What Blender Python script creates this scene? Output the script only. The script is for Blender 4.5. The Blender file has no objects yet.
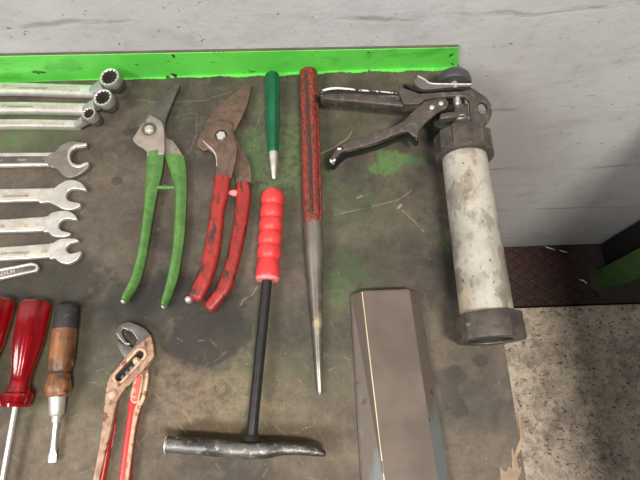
import bpy, bmesh, math, random
import numpy as np
from mathutils import Matrix, Vector
random.seed(4); rng = np.random.default_rng(7)
C = bpy.context.scene.collection
BZ = 0.70                      # height of the worktop
# ------------------------------------------------------------------ camera
CAM = np.array([0., 0., 1.17]); F = 480.
def _cam(th, roll):
    th, roll = math.radians(th), math.radians(roll)
    fw = np.array([0, math.cos(th), -math.sin(th)]); r = np.array([1., 0, 0]); u = np.cross(r, fw)
    return (math.cos(roll)*r + math.sin(roll)*u, -math.sin(roll)*r + math.cos(roll)*u, fw)
R_, U_, W_ = _cam(70, -2)
cd = bpy.data.cameras.new('camera'); cam = bpy.data.objects.new('camera', cd); C.objects.link(cam)
cam.matrix_world = Matrix(((R_[0], U_[0], -W_[0], 0), (R_[1], U_[1], -W_[1], 0), (R_[2], U_[2], -W_[2], CAM[2]), (0, 0, 0, 1)))
cd.lens = 27; cd.sensor_width = 36; cd.clip_start = 0.01
bpy.context.scene.camera = cam
def P(px, py, z=0.0, base=BZ):
    """back-projects an image pixel: point at height z above the worktop (or base) seen at a photo coordinate"""
    d = W_ + R_*(px-320)/F - U_*(py-240)/F
    return CAM + d*((base+z-CAM[2])/d[2])
def PF(px, py, z=0.0): return P(px, py, z, 0.0)
# ------------------------------------------------------------------ materials
class NT:
    def __init__(s, name):
        s.m = bpy.data.materials.new(name); s.m.use_nodes = True; s.t = s.m.node_tree
        s.b = s.t.nodes['Principled BSDF']; s.tc = s.t.nodes.new('ShaderNodeTexCoord')
    def n(s, k, **kw):
        x = s.t.nodes.new(k)
        for a, v in kw.items(): setattr(x, a, v)
        return x
    def put(s, sock, v):
        if isinstance(v, bpy.types.NodeSocket): s.t.links.new(v, sock)
        elif isinstance(v, (tuple, list)): sock.default_value = (tuple(v)+(1,))[:len(sock.default_value)] if sock.type == 'RGBA' else v
        else: sock.default_value = v
    def co(s, sc=(1, 1, 1), rot=0):
        mp = s.n('ShaderNodeMapping'); s.t.links.new(s.tc.outputs['Object'], mp.inputs['Vector'])
        mp.inputs['Scale'].default_value = sc; mp.inputs['Rotation'].default_value = (0, 0, rot); return mp.outputs[0]
    def noise(s, scale, detail=4, st=(1, 1, 1), rough=.6, rot=0):
        x = s.n('ShaderNodeTexNoise'); s.put(x.inputs['Vector'], s.co(st, rot)); x.inputs['Scale'].default_value = scale
        x.inputs['Detail'].default_value = detail; x.inputs['Roughness'].default_value = rough; return x.outputs['Fac']
    def voro(s, scale, st=(1, 1, 1), feat='F1', rot=0):
        x = s.n('ShaderNodeTexVoronoi', feature=feat); s.put(x.inputs['Vector'], s.co(st, rot)); x.inputs['Scale'].default_value = scale
        return x.outputs['Distance']
    def ss(s, v, a, b):
        x = s.n('ShaderNodeMapRange', interpolation_type='SMOOTHSTEP'); s.put(x.inputs[0], v)
        x.inputs[1].default_value = a; x.inputs[2].default_value = b; return x.outputs[0]
    def mix(s, f, a, b, mode='MIX'):
        x = s.n('ShaderNodeMix', data_type='RGBA', blend_type=mode); s.put(x.inputs[0], f); s.put(x.inputs[6], a); s.put(x.inputs[7], b); return x.outputs[2]
    def math(s, op, a, b=0.):
        x = s.n('ShaderNodeMath', operation=op); s.put(x.inputs[0], a); s.put(x.inputs[1], b); return x.outputs[0]
    def lerp(s, f, a, b):
        x = s.n('ShaderNodeMapRange'); s.put(x.inputs[0], f); x.inputs[3].default_value = a; x.inputs[4].default_value = b; return x.outputs[0]
    def out(s, col=None, rough=None, metal=None, bump=None, bs=.3, bd=.001, **kw):
        if col is not None: s.put(s.b.inputs['Base Color'], col)
        if rough is not None: s.put(s.b.inputs['Roughness'], rough)
        if metal is not None: s.put(s.b.inputs['Metallic'], metal)
        if bump is not None:
            x = s.n('ShaderNodeBump'); s.put(x.inputs['Height'], bump); x.inputs['Strength'].default_value = bs
            x.inputs['Distance'].default_value = bd; s.t.links.new(x.outputs[0], s.b.inputs['Normal'])
        for k, v in kw.items(): s.put(s.b.inputs[k.replace('_', ' ')], v)
        return s.m
def H(r, g, b):
    f = lambda c: (c/255/12.92) if c <= 10 else ((c/255+.055)/1.055)**2.4
    return (f(r), f(g), f(b))
def steel(name, c1, c2, dirt, rough=(.25, .5), metal=.85, scale=60, damt=.5, st=(1, 1, 1), bs=.15):
    s = NT(name); a = s.noise(scale, 5, st); b = s.noise(scale*3.1, 4); d = s.ss(s.noise(scale*1.7, 6), 1-damt-.05, 1-damt+.18)
    col = s.mix(s.ss(a, .35, .65), c1, c2); col = s.mix(d, col, dirt)
    return s.out(col, s.lerp(b, *rough), s.math('MULTIPLY', s.math('SUBTRACT', 1., s.math('MULTIPLY', d, .6)), metal), b, bs, .0006)
def paint(name, col, col2, bare, amt=.35, scale=50, rough=(.35, .6), barem=.5, st=(1, 1, 1), bs=.3, dirt=None, damt=.4, grit=.6, **kw):
    s = NT(name); a = s.noise(scale*.6, 3); w = s.ss(s.noise(scale, 7, st, .65), 1-amt-.03, 1-amt+.03)
    c = s.mix(s.ss(a, .3, .7), col, col2)
    if dirt is not None: c = s.mix(s.math('MULTIPLY', s.ss(s.noise(scale*1.9, 6), 1-damt-.08, 1-damt+.12), grit), c, dirt)
    c = s.mix(w, c, bare)
    h = s.math('SUBTRACT', s.math('MULTIPLY', s.noise(scale*5, 4), .4), w)
    return s.out(c, s.lerp(s.noise(scale*2, 3), *rough), s.math('MULTIPLY', w, barem), h, bs, .0004, **kw)
chrome = steel('bright_steel', (.80, .78, .74), (.66, .64, .60), (.25, .21, .17), (.24, .38), .7, 70, .38, bs=.03)
ringsteel = steel('ring_side_steel', (.46, .45, .43), (.36, .35, .33), (.20, .17, .14), (.3, .45), .6, 80, .38, bs=.04)
chrome_tan = steel('tarnished_plating', (.60, .54, .46), (.48, .43, .37), (.22, .17, .13), (.35, .55), .55, 90, .42)
satin = steel('satin_steel', (.66, .63, .58), (.52, .49, .45), (.24, .20, .16), (.30, .44), .65, 80, .36, bs=.04)
darkjaw = steel('dark_brushed_jaw', (.27, .24, .21), (.20, .175, .15), (.12, .10, .08), (.3, .5), .5, 70, .4)
darksteel = steel('dark_satin_steel', (.16, .14, .12), (.11, .097, .085), (.09, .075, .06), (.35, .5), .55, 80, .42)
bluedsteel = steel('grey_forged_steel', (.13, .12, .11), (.09, .085, .08), (.05, .045, .04), (.35, .55), .5, 60, .42)
warmsteel = steel('brownish_worn_steel', (.40, .34, .29), (.30, .25, .21), (.14, .10, .08), (.35, .55), .5, 60, .42)
rusty = steel('rust_brown_steel', (.165, .105, .075), (.11, .07, .052), (.05, .033, .026), (.4, .6), .35, 70, .45)
rod_steel = steel('drift_steel', (.30, .27, .23), (.14, .125, .11), (.42, .34, .22), (.25, .45), .7, 22, .40, (1, .35, 1))
hammersteel = steel('dented_bright_steel', (.20, .19, .18), (.055, .05, .047), (.50, .48, .43), (.25, .5), .7, 120, .40, (.35, 1, 1), .8)
boltsteel = steel('bolt_steel', (.62, .60, .56), (.5, .48, .44), (.2, .16, .12), (.3, .5), .6, 90, .35)
greenpaint = paint('green_handle_paint', H(84, 126, 62), H(70, 108, 52), H(124, 136, 100), .27, 120, (.22, .36), 0, dirt=H(45, 80, 45), damt=.42, grit=.5)
redpaint = paint('worn_red_handle_paint', H(158, 44, 38), H(134, 34, 30), H(62, 46, 43), .42, 85, (.3, .55), .2, dirt=H(90, 30, 26), damt=.45, st=(1.6, .5, 1))
driftpaint = paint('chipped_red_paint', H(150, 52, 42), H(118, 42, 34), H(70, 50, 43), .47, 260, (.45, .65), .1, st=(1.3, .7, 1), dirt=H(80, 30, 26), damt=.45)
bottlegreen = paint('dark_green_enamel', H(14, 92, 60), H(12, 76, 50), H(80, 110, 90), .22, 150, (.3, .45), 0)
blackpaint = paint('scuffed_black_paint', H(38, 36, 35), H(26, 25, 25), H(150, 145, 135), .27, 170, (.25, .45), .5)
blackgun = paint('dusty_black_coating', H(72, 64, 58), H(54, 48, 44), H(34, 30, 28), .36, 70, (.38, .55), .0, dirt=H(110, 98, 90), damt=.42)
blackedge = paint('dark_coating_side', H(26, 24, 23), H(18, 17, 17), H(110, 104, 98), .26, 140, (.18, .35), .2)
chipped = paint('white_chipped_edge', H(226, 222, 216), H(210, 205, 198), H(38, 34, 32), .47, 130, (.4, .6), 0)
blackplastic = paint('worn_black_plastic', H(80, 72, 65), H(58, 52, 48), H(112, 102, 90), .33, 90, (.35, .55), 0, dirt=H(38, 35, 33), damt=.44)
rubberblack = paint('black_rubber', H(72, 72, 74), H(56, 56, 58), H(96, 94, 92), .3, 60, (.35, .5), 0)
redgrip = paint('red_rubber_grip', H(212, 62, 62), H(196, 50, 50), H(120, 30, 32), .2, 220, (.4, .55), 0, Subsurface_Weight=.05)
pinktear = paint('pink_torn_rubber', H(240, 140, 140), H(232, 110, 112), H(200, 60, 60), .35, 300, (.5, .6), 0)
cream = paint('bare_cream_edge', H(196, 174, 146), H(170, 144, 118), H(140, 84, 64), .42, 100, (.35, .5), .3, dirt=H(120, 84, 66), damt=.44)
pinkbare = paint('copper_brown_steel', H(168, 138, 114), H(142, 104, 84), H(100, 62, 50), .42, 120, (.35, .5), .4, dirt=H(110, 76, 60), damt=.44)
plierred = paint('bright_red_dip', H(204, 40, 34), H(186, 32, 30), H(60, 34, 30), .30, 120, (.25, .4), 0)
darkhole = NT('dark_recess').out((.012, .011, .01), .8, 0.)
tinymark = NT('dark_stamped_marks').out(H(92, 80, 70), .6, .2)
palemark = NT('pale_stamped_marks').out(H(205, 196, 184), .5, .3)
greypaint = paint('light_grey_lever', H(98, 94, 89), H(82, 79, 75), H(80, 74, 68), .35, 90, (.35, .5), .3)
cardgreen = paint('leg_green_paint', H(66, 96, 44), H(50, 80, 38), H(50, 46, 36), .35, 30, (.5, .7), 0)
blackpanel = paint('black_panel', H(22, 21, 21), H(16, 15, 15), H(40, 36, 33), .3, 20, (.6, .8), 0)
pale = NT('bright_shaving').out((.9, .9, .87), .3, .2)

def m_redplastic():
    s = NT('clear_red_plastic'); n = s.noise(40, 3)
    return s.out(s.mix(n, H(166, 5, 22), H(186, 8, 26)), .16, 0., s.noise(60, 4), .06, .001, Transmission_Weight=.7, IOR=1.46, Coat_Weight=.3)
redplastic = m_redplastic()
def m_wood():
    s = NT('turned_wood'); g = s.noise(90, 6, (1, .16, 1), .6, .12); d = s.ss(s.noise(38, 6), .50, .62)
    c = s.mix(s.ss(g, .38, .62), H(96, 60, 36), H(150, 100, 62)); c = s.mix(s.math('MULTIPLY', d, .8), c, H(48, 32, 24))
    c = s.mix(s.ss(s.noise(55, 5), .60, .68), c, H(190, 134, 84))
    return s.out(c, .45, 0., g, .35, .0006)
wood = m_wood()
burnt = paint('sooty_black_wood', H(40, 38, 37), H(30, 29, 29), H(56, 50, 46), .4, 60, (.55, .7), 0)
def m_tube():
    s = NT('flaking_pale_paint'); a = s.noise(24, 6); w = s.ss(s.noise(30, 8, (1, .55, 1), .62), .55, .58)
    st = s.ss(s.noise(15, 6, (1.4, .5, 1)), .46, .62); pit = s.ss(s.noise(170, 3), .66, .70)
    c = s.mix(s.ss(a, .35, .65), H(168, 163, 153), H(138, 133, 124)); c = s.mix(s.math('MULTIPLY', st, .6), c, H(168, 148, 116))
    c = s.mix(s.math('MULTIPLY', w, .75), c, H(134, 127, 118)); c = s.mix(pit, c, H(74, 60, 46))
    g = s.ss(s.noise(40, 7, (1, .7, 1), .72), .50, .62); c = s.mix(s.math('MULTIPLY', g, .65), c, H(104, 96, 86))
    return s.out(c, s.lerp(a, .3, .5), s.math('MULTIPLY', w, .25), s.math('SUBTRACT', 1., w), .35, .0005)
tubemat = m_tube()
def m_block():
    s = NT('planed_grey_steel'); a = s.noise(22, 6); sc = s.ss(s.noise(70, 5, (.25, 2.2, 1), .6, .5), .66, .70)
    c = s.mix(s.ss(a, .3, .7), H(98, 86, 77), H(82, 72, 64)); c = s.mix(s.math('MULTIPLY', s.ss(s.noise(9, 5, (.6, 1.6, 1)), .52, .66), .6), c, H(78, 68, 61))
    c = s.mix(s.math('MULTIPLY', sc, .25), c, H(180, 172, 160))
    return s.out(c, s.lerp(s.noise(50, 4), .5, .68), .1, s.noise(300, 3), .1, .0004, Specular_IOR_Level=.35)
blockmat = m_block()
def m_blockside():
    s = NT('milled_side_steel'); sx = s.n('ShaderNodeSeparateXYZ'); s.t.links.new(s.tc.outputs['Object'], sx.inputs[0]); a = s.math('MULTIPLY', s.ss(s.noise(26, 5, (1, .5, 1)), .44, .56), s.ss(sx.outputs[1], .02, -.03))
    c = s.mix(a, H(110, 99, 90), H(118, 124, 124)); c = s.mix(s.ss(s.noise(80, 5), .6, .7), c, H(80, 70, 62))  # bluish highlight towards the near end is put into the colour
    return s.out(c, s.lerp(s.noise(60, 4), .35, .55), .4, s.noise(250, 3), .15, .0004)
blockside = m_blockside()
def m_bench():
    s = NT('worn_worktop'); at = s.n('ShaderNodeAttribute', attribute_name='wear_shade'); sp = s.n('ShaderNodeSeparateColor')
    s.t.links.new(at.outputs['Color'], sp.inputs[0]); g, l, d = sp.outputs
    a = s.noise(9, 7); b = s.noise(70, 6, rough=.7)
    c = s.mix(s.ss(a, .38, .62), H(94, 84, 72), H(62, 56, 50)); c = s.mix(s.math('MULTIPLY', s.ss(s.noise(90, 10, rough=.85), .42, .60), .5), c, H(58, 53, 47)); c = s.mix(s.math('MULTIPLY', s.ss(b, .45, .70), .4), c, H(104, 95, 84))
    fine = s.noise(420, 4, rough=.7)
    # remains of green paint
    gm = s.math('MULTIPLY', g, s.ss(s.noise(110, 7, rough=.75), .36, .58)); c = s.mix(gm, c, s.mix(s.ss(s.noise(60, 4), .4, .6), H(82, 92, 60), H(74, 96, 60)))
    at2 = s.n('ShaderNodeAttribute', attribute_name='wear_shade2'); sp2 = s.n('ShaderNodeSeparateColor'); s.t.links.new(at2.outputs['Color'], sp2.inputs[0])
    bg, rust, br = sp2.outputs
    c = s.mix(s.math('MULTIPLY', bg, s.ss(s.noise(130, 6, rough=.7), .34, .50)), c, H(78, 106, 62))
    c = s.mix(s.math('MULTIPLY', rust, s.math('MULTIPLY', s.ss(s.noise(60, 10, rough=.85), .36, .62), .8)), c, H(142, 120, 96))
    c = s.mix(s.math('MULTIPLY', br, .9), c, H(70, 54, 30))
    c = s.mix(d, c, H(34, 32, 30))  # stains together with the painted shade
    speck = s.ss(s.noise(420, 3), .70, .74); c = s.mix(s.math('MULTIPLY', speck, .75), c, H(188, 178, 156))
    dk = s.ss(s.noise(300, 4), .62, .72); c = s.mix(s.math('MULTIPLY', dk, .45), c, H(60, 52, 46))
    c = s.mix(s.math('MULTIPLY', l, .7), c, H(150, 140, 118))
    r = s.math('ADD', s.lerp(s.noise(24, 5), .5, .75), s.math('MULTIPLY', d, -.12))
    h = s.math('ADD', s.math('MULTIPLY', fine, .5), s.math('MULTIPLY', b, .6))
    return s.out(c, r, .0, h, .22, .0006, Specular_IOR_Level=.3)
benchmat = m_bench()
def m_upstand():
    s = NT('bright_green_paint'); a = s.noise(14, 4); ch = s.ss(s.noise(75, 6, (.8, 1, 1), .6), .655, .67)
    c = s.mix(s.ss(a, .3, .7), H(98, 206, 78), H(84, 190, 68)); c = s.mix(s.math('MULTIPLY', s.ss(s.noise(34, 6, (.7, 1, 1.4)), .54, .70), .45), c, H(40, 128, 34))
    c = s.mix(ch, c, H(52, 44, 36)); c = s.mix(s.ss(s.noise(160, 3, (1, 1, .6)), .70, .73), c, H(70, 60, 44))
    return s.out(c, .42, 0., s.math('SUBTRACT', 1., ch), .3, .0005)
upmat = m_upstand()
rimmat = paint('brown_bare_rim', H(96, 86, 72), H(80, 72, 60), H(60, 120, 44), .35, 60, (.5, .7), .2)
splint = paint('torn_raw_wood', H(146, 126, 104), H(124, 104, 82), H(96, 78, 60), .35, 120, (.6, .8), 0, st=(1, .3, 1))
def m_wall():
    s = NT('painted_concrete'); 
    a = s.noise(3.2, 6); lump = s.noise(95, 7, rough=.62); blot = s.noise(24, 6, (.6, 1, 1.3))
    c = s.mix(s.ss(a, .3, .7), H(190, 190, 191), H(172, 171, 171))
    c = s.mix(s.math('MULTIPLY', s.ss(blot, .48, .70), .30), c, H(148, 145, 141))
    c = s.mix(s.math('MULTIPLY', s.ss(s.noise(60, 5), .56, .70), .25), c, H(150, 145, 138))
    # board joints left by the formwork, dirt lying in them
    sx = s.n('ShaderNodeSeparateXYZ'); s.t.links.new(s.tc.outputs['Object'], sx.inputs[0])
    zz = s.math('ADD', sx.outputs[2], s.math('MULTIPLY', s.noise(5, 4), .05)); fr = s.math('FRACT', s.math('MULTIPLY', zz, 5.6))
    ln = s.math('MULTIPLY', s.ss(s.math('ABSOLUTE', s.math('SUBTRACT', fr, .5)), .035, .0), s.ss(s.noise(12, 5, (1, 1, 4)), .44, .60))
    c = s.mix(s.math('MULTIPLY', ln, .5), c, H(120, 114, 106))
    pit = s.ss(s.noise(120, 3, (1, 1, 1.6)), .69, .72); c = s.mix(s.math('MULTIPLY', pit, .8), c, H(92, 84, 76))
    sm = s.ss(s.noise(46, 7, (.4, 1, 2.4), .7), .64, .70); c = s.mix(s.math('MULTIPLY', sm, .55), c, H(110, 104, 96))
    tq = s.ss(s.noise(75, 2), .765, .78); c = s.mix(tq, c, H(60, 140, 110))
    h = s.math('SUBTRACT', s.math('ADD', lump, s.math('MULTIPLY', s.noise(18, 4), 1.2)), s.math('ADD', s.math('MULTIPLY', ln, .8), pit))
    return s.out(c, .6, 0., h, .30, .0022)
wallmat = m_wall()
def m_floor():
    s = NT('chipped_concrete'); a = s.noise(7, 6); ag = s.voro(95); f = s.noise(160, 6, rough=.7)
    c = s.mix(s.ss(a, .35, .65), H(222, 206, 188), H(168, 154, 140))
    c = s.mix(s.ss(s.noise(22, 7, rough=.7), .42, .62), c, H(236, 218, 196))
    c = s.mix(s.math('MULTIPLY', s.ss(s.noise(60, 10, rough=.85), .46, .62), .6), c, H(112, 92, 74))
    hole = s.math('MULTIPLY', s.ss(s.noise(80, 5, (1, 1.5, 1)), .60, .64), .8); c = s.mix(hole, c, H(66, 52, 42))
    fl = s.math('MULTIPLY', s.ss(s.noise(120, 3, (1.3, .5, 1), .5, .7), .63, .66), s.ss(s.noise(9, 3), .44, .54)); c = s.mix(fl, c, H(226, 218, 204))
    h = s.math('SUBTRACT', s.math('ADD', f, s.math('MULTIPLY', s.ss(ag, 0., .5), .4)), hole)
    return s.out(c, .75, 0., h, .6, .003)
floormat = m_floor()
def m_tread():
    s = NT('red_brown_tread_plate')
    sx = s.n('ShaderNodeSeparateXYZ'); s.t.links.new(s.tc.outputs['Object'], sx.inputs[0])
    def lines(ax, ay, w):
        v = s.math('ADD', s.math('MULTIPLY', sx.outputs[0], ax), s.math('MULTIPLY', sx.outputs[1], ay))
        fr = s.math('FRACT', s.math('ADD', v, 50.)); return s.ss(s.math('ABSOLUTE', s.math('SUBTRACT', fr, .5)), w, w*.35)
    L = s.math('MAXIMUM', lines(26, 34, .13), lines(-24, 40, .13))
    c = s.mix(s.ss(s.noise(10, 6), .3, .7), H(78, 48, 43), H(60, 42, 38)); c = s.mix(s.math('MULTIPLY', L, .45), c, H(44, 34, 31))
    c = s.mix(s.math('MULTIPLY', s.ss(s.noise(60, 6), .5, .7), .5), c, H(96, 82, 72))
    x = s.ss(sx.outputs[0], .12, .2)
    c = s.mix(s.math('MULTIPLY', x, .7), c, H(84, 74, 66))
    return s.out(c, .6, .1, s.math('ADD', s.math('MULTIPLY', L, -1.), s.math('MULTIPLY', s.noise(120, 4), .4)), .5, .002)
treadmat = m_tread()
# ------------------------------------------------------------------ object helpers
def thing(name, label, cat, loc, group=None):
    o = bpy.data.objects.new(name, None); C.objects.link(o); o.location = loc; o.empty_display_size = .02
    o['label'] = label; o['category'] = cat
    if group: o['group'] = group
    return o
def rootloc(p):
    l = Vector((0, 0, 0))
    while p is not None: l = l + p.location; p = p.parent
    return np.array(l)
def link(name, vf, m, parent=None, smooth=True, loc=None, ang=38, tag=None):
    v, f = vf; v = np.asarray(v, float); org = rootloc(parent) if parent is not None else (np.array(loc) if loc is not None else np.zeros(3))
    me = bpy.data.meshes.new(name); me.from_pydata((v-org).tolist(), [], [list(map(int, q)) for q in f]); me.validate()
    bm = bmesh.new(); bm.from_mesh(me); bmesh.ops.recalc_face_normals(bm, faces=bm.faces)
    if smooth:
        a = math.radians(ang)
        for q in bm.faces: q.smooth = True
        for e in bm.edges: e.smooth = (len(e.link_faces) == 2 and e.calc_face_angle(0) < a)
    bm.to_mesh(me); bm.free()
    o = bpy.data.objects.new(name, me); C.objects.link(o); me.materials.append(m)
    if parent is not None: o.parent = parent
    elif loc is not None: o.location = loc
    if tag: o['label'] = tag[0]; o['category'] = tag[1]
    return o
def join(*parts):
    V, Fc, k = [], [], 0
    for v, f in parts:
        V += [tuple(x) for x in v]; Fc += [[i+k for i in q] for q in f]; k += len(v)
    return V, Fc
def cat(pts, n):
    """Catmull-Rom through rows"""
    p = np.asarray(pts, float); N = len(p)
    if N < 3:
        t = np.linspace(0, 1, n)[:, None]; return p[0]*(1-t)+p[-1]*t
    q = np.vstack([2*p[0]-p[1], p, 2*p[-1]-p[-2]]); out = []
    for u in np.linspace(0, N-1, n):
        i = min(int(u), N-2); t = u-i; a, b, c, d = q[i:i+4]
        out.append(.5*((2*b)+(-a+c)*t+(2*a-5*b+4*c-d)*t*t+(-a+3*b-3*c+d)*t**3))
    return np.array(out)
def superell(n, e):
    o = []
    for k in range(n):
        a = 2*math.pi*k/n; c, s_ = math.cos(a), math.sin(a)
        o.append((math.copysign(abs(c)**(2/e), c), math.copysign(abs(s_)**(2/e), s_)))
    return o
def loft(rings):
    """rings: list of equal-length closed rings, capped"""
    n = len(rings[0]); V = [tuple(p) for r in rings for p in r]; Fc = []
    for i in range(len(rings)-1):
        for k in range(n): Fc.append([i*n+k, i*n+(k+1) % n, (i+1)*n+(k+1) % n, (i+1)*n+k])
    Fc.append(list(range(n))[::-1]); Fc.append([(len(rings)-1)*n+k for k in range(n)])
    return V, Fc
def strip(pairs, z0, z1, e=4., n=20, N=None, round0=.5, round1=.5, sec=None, zs=None, ztr=None):
    """bar whose left and right edges are traced in image pixels; pairs [((x,y),(x,y))...]"""
    zm = (z0+z1)/2; rows = []
    for i, (a, b) in enumerate(pairs):
        zc = zm if zs is None else zs[i]
        zq = zc if ztr is None else ztr; A, B = P(a[0], a[1], zq), P(b[0], b[1], zq); A[2] = B[2] = BZ+zc; rows.append(np.concatenate([A, B]))
    rows = cat(rows, N or max(24, len(rows)*8)); hh = (z1-z0)/2; up = np.array([0, 0, 1.]); S = sec or superell(n, e); rings = []
    c = (rows[:, :3]+rows[:, 3:])/2; t = np.gradient(c, axis=0); t /= np.linalg.norm(t, axis=1)[:, None]
    def ring(ci, sd, k, off): return [ci+off+sd*x*k+up*hh*y*(k if k < 1 else 1) for x, y in S]
    for i in range(len(rows)):
        sd = (rows[i, 3:]-rows[i, :3])/2; hw = np.linalg.norm(sd)
        if i == 0 and round0 > 0:
            for q in (1., .8, .45): 
                kk = math.sqrt(max(0.02, 1-q*q)); rings.append(ring(c[i], sd, kk*.9+.1*(1-q), -t[i]*hw*round0*2*q))
        rings.append(ring(c[i], sd, 1., 0*t[i]))
        if i == len(rows)-1 and round1 > 0:
            for q in (.45, .8, 1.):
                kk = math.sqrt(max(0.02, 1-q*q)); rings.append(ring(c[i], sd, kk*.9+.1*(1-q), t[i]*hw*round1*2*q))
    return loft(rings)
def axis(A, B, prof, n=32, rf=None, ph=0., up=(0, 0, 1.), sq=(1, 1)):
    """turned shape between A and B; prof [(fraction, radius)]"""
    A, B = np.array(A, float), np.array(B, float); t = (B-A)/np.linalg.norm(B-A); s_ = np.cross(t, up); s_ /= np.linalg.norm(s_); u = np.cross(s_, t)
    rings = []
    for k, (f, r) in enumerate(prof):
        rg = []
        for j in range(n):
            a = 2*math.pi*j/n+ph; rr = r*(rf(a, k) if rf else 1); rg.append(A+(B-A)*f+s_*math.cos(a)*rr*sq[0]+u*math.sin(a)*rr*sq[1])
        rings.append(rg)
    return loft(rings)
def plate(outline, z0, z1, bev=.0008, holes=(), smooth_n=0, res=1, world=False):
    """flat piece with its outline (and holes) traced in image pixels and cast onto its top face, bevelled edges"""
    def W(poly, sm):
        p = [P(x, y, z1)[:2] if not world else np.array([x, y]) for x, y in poly]
        if sm:
            q = np.array(p+[p[0]]); m = len(q)-1; qq = np.vstack([q[-2], q, q[1]]); o = []
            for i in range(m):
                a, b, c, d = qq[i:i+4]
                for k in range(sm):
                    t = k/sm; o.append(.5*((2*b)+(-a+c)*t+(2*a-5*b+4*c-d)*t*t+(-a+3*b-3*c+d)*t**3))
            p = o
        return p
    cu = bpy.data.curves.new('c', 'CURVE'); cu.dimensions = '2D'; cu.fill_mode = 'BOTH'; cu.extrude = max((z1-z0)/2-bev, 1e-5); cu.bevel_depth = bev; cu.offset = -bev; cu.bevel_resolution = res
    for k, poly in enumerate([outline]+list(holes)):
        p = W(poly, smooth_n if k == 0 else 0); sp = cu.splines.new('POLY'); sp.points.add(len(p)-1)
        for i, q in enumerate(p): sp.points[i].co = (q[0], q[1], 0, 1)
        sp.use_cyclic_u = True
    o = bpy.data.objects.new('c', cu); C.objects.link(o); dg = bpy.context.evaluated_depsgraph_get()
    me = bpy.data.meshes.new_from_object(o.evaluated_get(dg)); zc = BZ+(z0+z1)/2
    bm = bmesh.new(); bm.from_mesh(me); bmesh.ops.remove_doubles(bm, verts=bm.verts, dist=1e-6)
    bm.verts.index_update(); v = [(q.co.x, q.co.y, q.co.z+zc) for q in bm.verts]; f = [[w.index for w in q.verts] for q in bm.faces]; bm.free()
    bpy.data.objects.remove(o); bpy.data.curves.remove(cu); bpy.data.meshes.remove(me)
    return v, f
def circ(cx, cy, r, n=24, ry=None, rot=0):
    ry = ry or r; o = []
    for k in range(n):
        a = 2*math.pi*k/n; x, y = r*math.cos(a), ry*math.sin(a); o.append((cx+x*math.cos(rot)-y*math.sin(rot), cy+x*math.sin(rot)+y*math.cos(rot)))
    return o
def capsule(a, b, w, n=8):
    a, b = np.array(a, float), np.array(b, float); d = (b-a)/np.linalg.norm(b-a); o = []; th = math.atan2(d[1], d[0])
    for k in range(n+1): q = th+math.pi/2+math.pi*k/n; o.append((a[0]+w*math.cos(q), a[1]+w*math.sin(q)))
    for k in range(n+1): q = th-math.pi/2+math.pi*k/n; o.append((b[0]+w*math.cos(q), b[1]+w*math.sin(q)))
    return o
def disc(cx, cy, r, z0, z1, n=20, dome=0., hexa=False, ph=0):
    """upright stud centred at an image pixel position, radius in metres"""
    c = P(cx, cy, z1); A = np.array([c[0], c[1], BZ+z0]); B = np.array([c[0], c[1], BZ+z1]); m = 6 if hexa else n
    pr = [(0, r), (.8, r), (1, r*.85)]
    if dome: pr = [(0, r), (.55, r), (.8, r*.85), (.95, r*.5), (1, r*.15)]
    return axis(A, B, pr, m, up=(0, 1, 0), ph=ph)
def text(s, px, py, ang, size, z, m, parent, name='stamped_marking', th=.00012, sx=1.):
    cu = bpy.data.curves.new('t', 'FONT'); cu.body = s; cu.size = 1.; cu.extrude = 0; cu.align_x = 'CENTER'; cu.align_y = 'CENTER'; cu.resolution_u = 2
    o = bpy.data.objects.new('t', cu); C.objects.link(o); dg = bpy.context.evaluated_depsgraph_get(); me = bpy.data.meshes.new_from_object(o.evaluated_get(dg))
    c = P(px, py, z); q = P(px+10*math.cos(ang), py+10*math.sin(ang), z); d = (q-c); d /= np.linalg.norm(d); e = np.array([-d[1], d[0], 0])
    v = [c+d*p.co.x*size*sx+e*p.co.y*size+np.array([0, 0, th]) for p in me.vertices]; f = [list(p.vertices) for p in me.polygons]
    bpy.data.objects.remove(o); bpy.data.curves.remove(cu); bpy.data.meshes.remove(me)
    return link(name, (v, f), m, parent, smooth=False)
def box(x0, x1, y0, y1, z0, z1):
    v = [(x, y, z) for z in (z0, z1) for y in (y0, y1) for x in (x0, x1)]
    return v, [[0, 1, 3, 2], [4, 6, 7, 5], [0, 4, 5, 1], [2, 3, 7, 6], [0, 2, 6, 4], [1, 5, 7, 3]]
def base(px, py): p = P(px, py); return (p[0], p[1], BZ)

# ------------------------------------------------------------------ the setting
def struct(name, vf, m, loc=(0, 0, 0), smooth=False):
    o = link(name, vf, m, None, smooth, loc=loc); o['kind'] = 'structure'; return o
struct('wall_back', box(-2.2, 2.6, .389, .55, -.05, 2.6), wallmat)
struct('floor', join(box(-2.2, 2.6, -2.2, .2295, -.06, 0.)), floormat)
tr = struct('trim_1', box(-2.2, 2.6, .2345, .389, -.06, 0.001), treadmat, loc=(.5, .3, 0))
tr['label'] = 'dark red-brown tread plate strip along the foot of the wall'
struct('trim_2', box(-2.2, 2.6, .2295, .2345, -.06, -.012), darkhole)['label'] = 'black gap between tread plate and concrete'

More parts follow.
